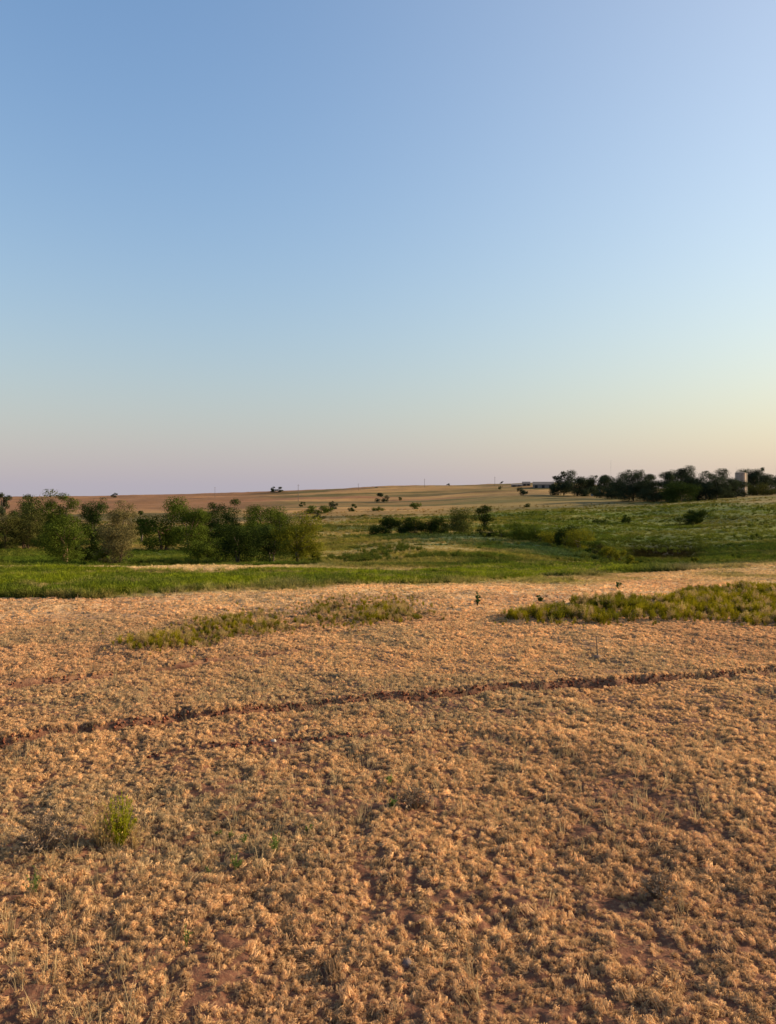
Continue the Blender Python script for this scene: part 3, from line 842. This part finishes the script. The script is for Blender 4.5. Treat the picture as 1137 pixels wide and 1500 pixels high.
# windbreak on the right
GW = 'trees of the dark windbreak on the right'
wb = [(818, 330, 706, 24, 'shortest low dark tree at the left foot of the windbreak'), (826, 338, 690, 24, 'tall loose tree at the left end of the windbreak'), (846, 335, 700, 22, 'low dark tree third from the left in the windbreak'),
      (858, 345, 698, 20, 'dark pointed tree left of the pale blue shed'), (890, 350, 698, 24, 'dark tree rising right behind the pale blue shed'), (877, 358, 697, 18, 'tree top showing above the pale blue shed'),
      (906, 330, 694, 28, 'broad dark tree right of the pale blue shed'), (928, 326, 690, 34, 'tall broad dark tree in the left half of the windbreak'), (944, 334, 696, 26, 'dark tree right of the tall broad one in the left half'),
      (958, 322, 697, 28, 'dark rounded tree left of the bright gap in the windbreak'), (978, 322, 692, 20, 'narrow tree at the left side of the bright gap in the windbreak'),
      (998, 332, 690, 32, 'dark tree at the right side of the bright gap in the windbreak'), (1015, 335, 684, 26, 'highest tree of the windbreak with a tuft on top'),
      (998, 305, 706, 34, 'dome shaped olive tree standing in front of the windbreak'), (1034, 328, 692, 34, 'broad dark tree right of the highest one'),
      (1050, 325, 697, 24, 'dark tree filling the middle right of the windbreak'), (1064, 330, 688, 28, 'flat topped tall tree just left of the silo'),
      (1079, 320, 705, 25, 'lower dark tree at the left foot of the silo'), (1102, 345, 687, 20, 'slim tall tree just right of the silo'),
      (1118, 340, 694, 28, 'rounded dark tree second right of the silo'), (1136, 342, 697, 26, 'dark tree cut by the right edge of the picture'),
      (1110, 330, 708, 26, 'low brownish tree in front of those right of the silo'), (1160, 342, 692, 34, 'dark tree beyond the right edge')]
for k, (px, d, tp, wd, lb) in enumerate(wb[:-1]):
    kd = 'grey' if px == 998 and tp == 706 else ('brown' if tp == 708 else 'line')
    if kd == 'grey': kd = 'dark'
    wd_base = float(np.interp(px, [808, 860, 900, 940, 1000, 1050, 1090, 1137], [725, 728, 731, 734, 734, 731, 727, 724]))
    d = min(640.0, hit(px, wd_base)) * d / 330.0
    tree('windbreak_tree', lb, 'tree', px, d, tp - 1, wd * (1.15 if px < 830 else 1.4), kd, GW, .0, dens=1.7, thick=.7)

# ------------------------------------------------------------------ buildings and structures
M_ROOF = simple('grey_metal_roof', (.17, .14, .12), .8, .6, .15)
M_WALL = simple('weathered_wall', (.20, .16, .13), .9, .5, .2)
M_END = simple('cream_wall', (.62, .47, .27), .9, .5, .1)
M_DARK = simple('dark_opening', (.03, .03, .03), .9)
M_BLUE = simple('pale_blue_sheet', (.07, .10, .12), .5, .4, .15)
M_CONC = simple('brown_concrete', (.34, .245, .19), .92, .8, .22)
M_WOOD = simple('grey_pole_wood', (.12, .10, .09), .9)
M_METAL = simple('dull_steel', (.3, .3, .3), .5, 2, .2, .4)
M_STRAWB = simple('dark_bale', (.07, .05, .035), .95)
M_PALE = simple('pale_rubble', (.42, .36, .30), .9, 1.2, .3)
M_WHITE = simple('white_stone', (.50, .42, .34), .9, 9, .25)
M_GREYR = simple('grey_stone', (.15, .11, .095), .9, 9, .3)
M_DGLASS = simple('dark_glass', (.04, .05, .06), .15)
def barn(name, label, px, d, wpx, hpx, depth, rz, ndoors, wall=M_WALL, end=M_END, roof=M_ROOF):
    x_, y_, z_ = at(px, d)
    W = wpx * d / F; H = hpx * d / F; e = H * .58
    t = thing(name, label, 'building', (x_, y_, z_ - .2), rz)
    b = MB(); b.box(-W/2, -depth/2, 0, W/2, depth/2, e); part('wall', b.mesh('wall', wall), t)
    for s in (-1, 1):
        b = MB(); xx = s * (W/2 + .05)
        b.poly([(xx, -depth/2 - .01, 0), (xx, depth/2 + .01, 0), (xx, depth/2 + .01, e), (xx, 0, H), (xx, -depth/2 - .01, e),
                (xx - s*.2, -depth/2 - .01, 0), (xx - s*.2, depth/2 + .01, 0), (xx - s*.2, depth/2 + .01, e), (xx - s*.2, 0, H), (xx - s*.2, -depth/2 - .01, e)],
               [(0,1,2,3,4), (9,8,7,6,5)] + [(k, (k+1) % 5, 5 + (k+1) % 5, 5 + k) for k in range(5)])
        part('gable', b.mesh('gable', end), t)
    for s in (-1, 1):
        b = MB(); ov = .35; k = (H - e) / (depth / 2)
        y0, z0 = s * (depth/2 + ov), e - k * ov
        b.poly([(-W/2-ov, 0, H+.02), (W/2+ov, 0, H+.02), (W/2+ov, y0, z0+.02), (-W/2-ov, y0, z0+.02),
                (-W/2-ov, 0, H+.16), (W/2+ov, 0, H+.16), (W/2+ov, y0, z0+.16), (-W/2-ov, y0, z0+.16)],
               [(0,1,2,3), (7,6,5,4), (0,4,5,1), (1,5,6,2), (2,6,7,3), (3,7,4,0)])
        part('roof', b.mesh('roof', roof), t)
    for i_ in range(ndoors):
        b = MB(); cx = -W/2 + W * (i_ + .5) / ndoors; w2 = min(1.6, W / ndoors * .32)
        b.box(cx - w2, -depth/2 - .06, 0.02, cx + w2, -depth/2 - .012, e * .8); part('door', b.mesh('door', M_DARK), t)
    return t
barn('long_barn', 'long low barn with grey roof and sunlit cream end on the skyline', 796, 900, 30, 9, 14, R(-12), 3)
barn('low_shed', 'low dark shed on the skyline farthest left of the long barn', 757, 930, 15, 4, 7, R(-6), 2, end=M_WALL)
barn('low_shed', 'small low shed between the farthest shed and the long barn', 771, 940, 11, 6, 7, R(-6), 2, end=M_WALL)
barn('pale_shed', 'pale blue metal shed among the dark windbreak trees', 873, hit(873, 727) * 1.04, 11, 12, 6, R(8), 1, M_BLUE, M_BLUE, simple('pale_blue_roof', (.11, .14, .16), .7, .5, .1))

def silo(px, d, top, wpx):
    x_, y_, z_ = at(px, d)
    base = HY + F * (EYE - z_) / d
    H = (base - top) * d / F; r = wpx * d / F / 2
    t = thing('silo', 'round brown concrete silo lit on its right side among the windbreak trees', 'silo', (x_, y_, z_ - .2))
    b = MB(); b.tube([(0,0,0), (0,0,H*.96)], [r, r], 32); part('silo_wall', b.mesh('silo_wall', M_CONC, False), t)
    for k in range(1, 9):
        z0 = H * .96 * k / 9.5
        b = MB(); b.tube([(0,0,z0), (0,0,z0 + .08)], [r * 1.012] * 2, 32); part('hoop', b.mesh('hoop', M_METAL), t)
    b = MB(); b.tube([(0,0,H*.96), (0,0,H*.975), (0,0,H)], [r*1.03, r*1.03, r*.25], 32); part('silo_roof', b.mesh('silo_roof', M_ROOF), t)
    b = MB()
    a = R(-20); lx, ly = math.cos(a) * (r + .3), math.sin(a) * (r + .3)
    for s in (-.2, .2): b.tube([(lx, ly + s, 0), (lx, ly + s, H * .97)], [.04, .04], 5)
    for k in range(20): b.tube([(lx, ly - .2, H * .97 * (k + .5) / 20), (lx, ly + .2, H * .97 * (k + .5) / 20)], [.03, .03], 4)
    part('ladder', b.mesh('ladder', M_METAL), t)
    b = MB(); b.box(r * .95, -.75, 0, r * 1.28, .75, H * .94); part('lit_sliver', b.mesh('lit_sliver', M_END), t)  # cream box added as the sunlit sliver on the silo's right edge
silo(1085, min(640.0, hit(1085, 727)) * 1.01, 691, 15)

def pole(px, d, top, label, arm=True):
    x_, y_, z_ = at(px, d)
    H = (HY + F * (EYE - z_) / d - top) * d / F
    t = thing('utility_pole', label, 'pole', (x_, y_, z_ - .3), R(35), 'utility poles along the skyline')
    b = MB(); b.tube([(0,0,0), (0,0,H)], [.24, .17], 8); part('pole_shaft', b.mesh('pole_shaft', M_WOOD), t)
    b = MB(); b.box(-1.3, -.30, H*.93, 1.3, -.18, H*.93 + .14); c = part('crossarm', b.mesh('crossarm', M_WOOD), t)
    for s in (-1.15, -.55, .55, 1.15):
        b = MB(); b.tube([(s, -.24, H*.93 + .14), (s, -.24, H*.93 + .3)], [.06, .05], 6); part('insulator', b.mesh('insulator', M_METAL), c)
pole(437, 760, 709, 'tallest utility pole on the skyline right of the twin trees')
pole(315, 1000, 713, 'utility pole on the skyline above the middle grove')
pole(525, 1000, 708, 'utility pole on the skyline left of the round black tree')
pole(622, 1000, 701, 'utility pole on the skyline right of the round black tree')
pole(725, 1000, 698, 'utility pole on the skyline left of the barn')
pole(842, 760, 690, 'utility pole rising behind the left end of the windbreak')
def mast(px, d, top, label):
    x_, y_, z_ = at(px, d)
    H = (HY + F * (EYE - z_) / d - top) * d / F
    t = thing('radio_mast', label, 'mast', (x_, y_, z_ - .2))
    b = MB()
    for k in range(3):
        a = k * 2.094; b.tube([(.30*math.cos(a), .30*math.sin(a), 0), (.2*math.cos(a), .2*math.sin(a), H)], [.018, .014], 4)
    part('legs', b.mesh('legs', M_METAL), t)
    b = MB()
    for k in range(int(H / .7)):
        for q in range(3):
            a0, a1 = q * 2.094, (q + 1) * 2.094
            b.tube([(.32*math.cos(a0), .32*math.sin(a0), .7*k), (.32*math.cos(a1), .32*math.sin(a1), .7*k + .7)], [.009, .009], 3, False)
    part('lattice', b.mesh('lattice', M_METAL), t)
mast(895, 740, 673, 'tall thin radio mast above the left half of the windbreak')
mast(1079, 700, 684, 'short thin mast above the tree just left of the silo')

def rock_mesh(seed, sx, sy, sz, m, n=10, sub=8):
    r = random.Random(seed); V = []; Fc = []
    for i_ in range(sub + 1):
        ph = math.pi * i_ / sub
        for k in range(n):
            a = 2 * math.pi * k / n; q = 1 + r.uniform(-.2, .2)
            V.append((sx * q * math.sin(ph) * math.cos(a), sy * q * math.sin(ph) * math.sin(a), sz * (math.cos(ph) * (1 + r.uniform(-.1, .1)) + .4)))
    for i_ in range(sub):
        for k in range(n): Fc.append((i_*n+k, (i_+1)*n+k, (i_+1)*n+(k+1)%n, i_*n+(k+1)%n))
    return mesh_np('stone', V, Fc, m)
def stone(label, px, py, wpx, flatn, m, seed, name='stone', cat='stone', g=None, lab=None):
    d = hit(px, py); x_, y_, z_ = at(px, d); s = wpx * d / F / 2
    return thing(name, label, cat, (x_, y_, z_), seed, g, rock_mesh(seed, s, s * .75, s * flatn, m))
stone('small white stone on the dry grass just below the long rut', 401, 1087, 8, .7, M_WHITE, 3)
stone('pale flat stone on the dry grass above left of the green weed', 75, 1168, 16, .30, simple('tan_stone', (.42, .29, .20), .9, 9, .25), 5)
stone('flat grey stone lying beside the left part of the long rut', 170, 1084, 14, .25, M_GREYR, 6)
stone('grey clod of earth in a hollow near the bottom of the picture', 596, 1412, 22, .45, M_GREYR, 8, 'earth_clod', 'clod')
stone('pale boulder at the edge of the creek on the right', 1044, 830, 9, .8, M_PALE, 9, 'boulder', 'boulder')
stone('tiny white stone in the green gap between the two groves', 187, 777, 5, .5, M_WHITE, 10)
stone('round dark hay bale on the tan rise at the right edge', 1128, 724, 8, .8, M_STRAWB, 11, 'hay_bale', 'bale')
stone('small dark hay bale in front of the dome shaped olive tree', 1003, 734, 7, .6, M_STRAWB, 12, 'hay_bale', 'bale')
for k, (px, wd, lb) in enumerate(((1096, 9, 'pale rubble heap at the right foot of the silo'), (1108, 8, 'middle of the three pale rubble heaps right of the silo'), (1119, 8, 'pale rubble heap nearest the dark hay bale'))):
    stone(lb, px, 724, wd, .35, M_PALE, 20 + k, 'rubble_heap', 'rubble', 'pale rubble heaps right of the silo')

# ------------------------------------------------------------------ single plants of the foreground
PL = {'lime': leafmat('lime_leaves', (.26, .26, .015), .4, .25, scale=30), 'deepg': leafmat('broad_dark_leaves', (.035, .065, .022), .25, .25, scale=20),
      'sprig': leafmat('sprig_leaves', (.13, .17, .045), .35, .25, scale=30), 'straw': leafmat('straw_stems', (.42, .29, .13), .25, .3, scale=30),
      'greydry': leafmat('grey_dead_twigs', (.21, .15, .10), .1, .35, scale=30), 'ochre': leafmat('ochre_dry_weed', (.34, .24, .08), .3, .3, scale=30)}
def plant(name, label, cat, px, py, hpx, wpx, leafm, stemm, ns, nleaf, leafpx=5, group=None, aspect=.16, droop=0., tmin=.25, upright=0.):
    d = hit(px, py); x_, y_, z_ = at(px, d)
    H = hpx * d / F; W = wpx * d / F / 2; lf = leafpx * d / F
    r = random.Random(int(px * 3 + py))
    t = thing(name, label, cat, (x_, y_, z_ - .005), 0, group)
    SV, SQ, LV, LQ = [], [], [], []
    for _ in range(ns):
        a = r.uniform(0, 2*math.pi); lean = r.random() ** .6 * W
        h = H * r.uniform(.5, 1.0) * (1 - .4 * (lean / max(W, 1e-6)) ** 2)
        top = Vector((math.cos(a) * lean, math.sin(a) * lean, h)); base = Vector((top.x * .2, top.y * .2, 0))
        ctrl = base.lerp(top, .5) + Vector((r.uniform(-.1, .1) * W, r.uniform(-.1, .1) * W, h * (.08 + droop * .4)))
        pts = [base, base.lerp(ctrl, .6), ctrl, ctrl.lerp(top, .6) + Vector((0, 0, h * droop * .2)), top]
        for side in (Vector((1, 0, 0)), Vector((0, 1, 0))):
            ribbon(SV, SQ, pts, [lf*.2, lf*.18, lf*.15, lf*.11, lf*.06], side)
        for k in range(nleaf):
            tt = r.uniform(tmin, 1.0); f = tt * 4; i_ = min(3, int(f)); p = pts[i_].lerp(pts[i_+1], f - i_)
            q = r.uniform(0, 2*math.pi); e = r.uniform(-.2, 1.1) + upright
            dv = Vector((math.cos(q)*math.cos(e), math.sin(q)*math.cos(e), math.sin(e)))
            sd_ = dv.cross(Vector((r.uniform(-1,1), r.uniform(-1,1), r.uniform(-1,1)))).normalized()
            ll = lf * r.uniform(.6, 1.4); o = len(LV)
            LV += [p, p + dv*ll*.45 + sd_*ll*aspect, p + dv*ll, p + dv*ll*.45 - sd_*ll*aspect]; LQ.append((o, o+1, o+2, o+3))
    part('stem', mesh_np('stem', [tuple(v) for v in SV], SQ, PL[stemm]), t)
    if nleaf: part('leaves', mesh_np('leaves', [tuple(v) for v in LV], LQ, PL[leafm]), t)
    return t
plant('green_weed', 'bright lime green feathery weed standing in the left foreground', 'weed', 175, 1243, 84, 54, 'lime', 'lime', 70, 26, 4.2, upright=.5, aspect=.12)
plant('dry_weed', 'sparse ochre dry weed touching the left side of the bright green weed', 'weed', 148, 1240, 76, 84, 'ochre', 'straw', 60, 8, 4, upright=.3)
plant('dry_weed', 'thin ochre dry weed touching the right side of the bright green weed', 'weed', 196, 1246, 50, 46, 'ochre', 'straw', 22, 5, 4)
plant('dead_bush', 'dark grey tangled dead weed at the left edge beside the green weed', 'weed', 62, 1246, 54, 130, 'greydry', 'greydry', 90, 8, 5, droop=.7)
plant('dead_bush', 'brown dead weed tangle near the middle of the dry flat', 'weed', 606, 1184, 30, 60, 'greydry', 'greydry', 60, 8, 5, droop=.6)
plant('dead_bush', 'dark dead weed mound in the right foreground', 'weed', 962, 1314, 26, 64, 'greydry', 'greydry', 90, 7, 5, droop=.8)
plant('green_sprig', 'small green sprig tucked beside the brown dead weed tangle', 'sprig', 574, 1182, 18, 16, 'sprig', 'sprig', 8, 12, 5)
GP = 'green sprigs scattered in the left foreground'
for px, py, h_, w_, ns, lb in ((405, 1250, 34, 22, 8, 'tallest feathery green sprig right of the green weed'), (357, 1238, 26, 8, 3, 'narrow dark green sprig between the green weed and the tallest sprig'),
        (345, 1276, 28, 24, 8, 'spreading green sprig below the narrow dark one'), (320, 1226, 12, 7, 3, 'tiny green sprig nearest the green weed'),
        (338, 1234, 14, 7, 3, 'tiny green sprig left of the narrow dark one'), (304, 1282, 16, 10, 3, 'small pale green sprig left of the spreading one'),
        (273, 1390, 44, 16, 5, 'slender green sprig lowest in the left foreground'), (52, 1310, 40, 34, 9, 'faint green sprig near the left edge below the dead weed'),
        (452, 1222, 16, 12, 4, 'faint green sprig farthest right of the group'), (572, 1152, 22, 12, 3, 'thin pale sprig above the brown dead weed tangle')):
    plant('green_sprig', lb, 'sprig', px, py, h_, w_, 'sprig', 'sprig', ns, 12, 5, GP, upright=.3)
plant('broadleaf_seedling', 'upright dark leafy seedling alone on the tan strip', 'seedling', 700, 888, 19, 13, 'deepg', 'deepg', 5, 10, 4.5, 'dark seedlings on the tan strip', aspect=.34, tmin=.3)
plant('broadleaf_seedling', 'shorter wide dark seedling above the right weed patch', 'seedling', 790, 883, 13, 15, 'deepg', 'deepg', 5, 8, 4.2, 'dark seedlings on the tan strip', aspect=.34, tmin=.3)
plant('broadleaf_seedling', 'small narrow dark seedling farthest away on the tan strip', 'seedling', 906, 862, 14, 7, 'deepg', 'deepg', 4, 8, 3.6, 'dark seedlings on the tan strip', aspect=.34, tmin=.3)
def stub():
    d = hit(876, 966); x_, y_, z_ = at(876, d)
    t = thing('dead_stalk', 'single dead stalk sticking up from a small brown mound', 'stalk', (x_, y_, z_))
    h = 32 * d / F
    b = MB(); b.tube([(0, 0, -.02), (-.008, 0, h*.5), (-.016, .004, h)], [.010, .007, .006], 6); part('stem', b.mesh('stem', PL['greydry']), t)
    m_ = rock_mesh(31, .05, .04, .02, simple('brown_mound', (.20, .13, .09), .95, 20, .3)); part('mound', m_, t)
stub()
print('objects', len(S.objects))
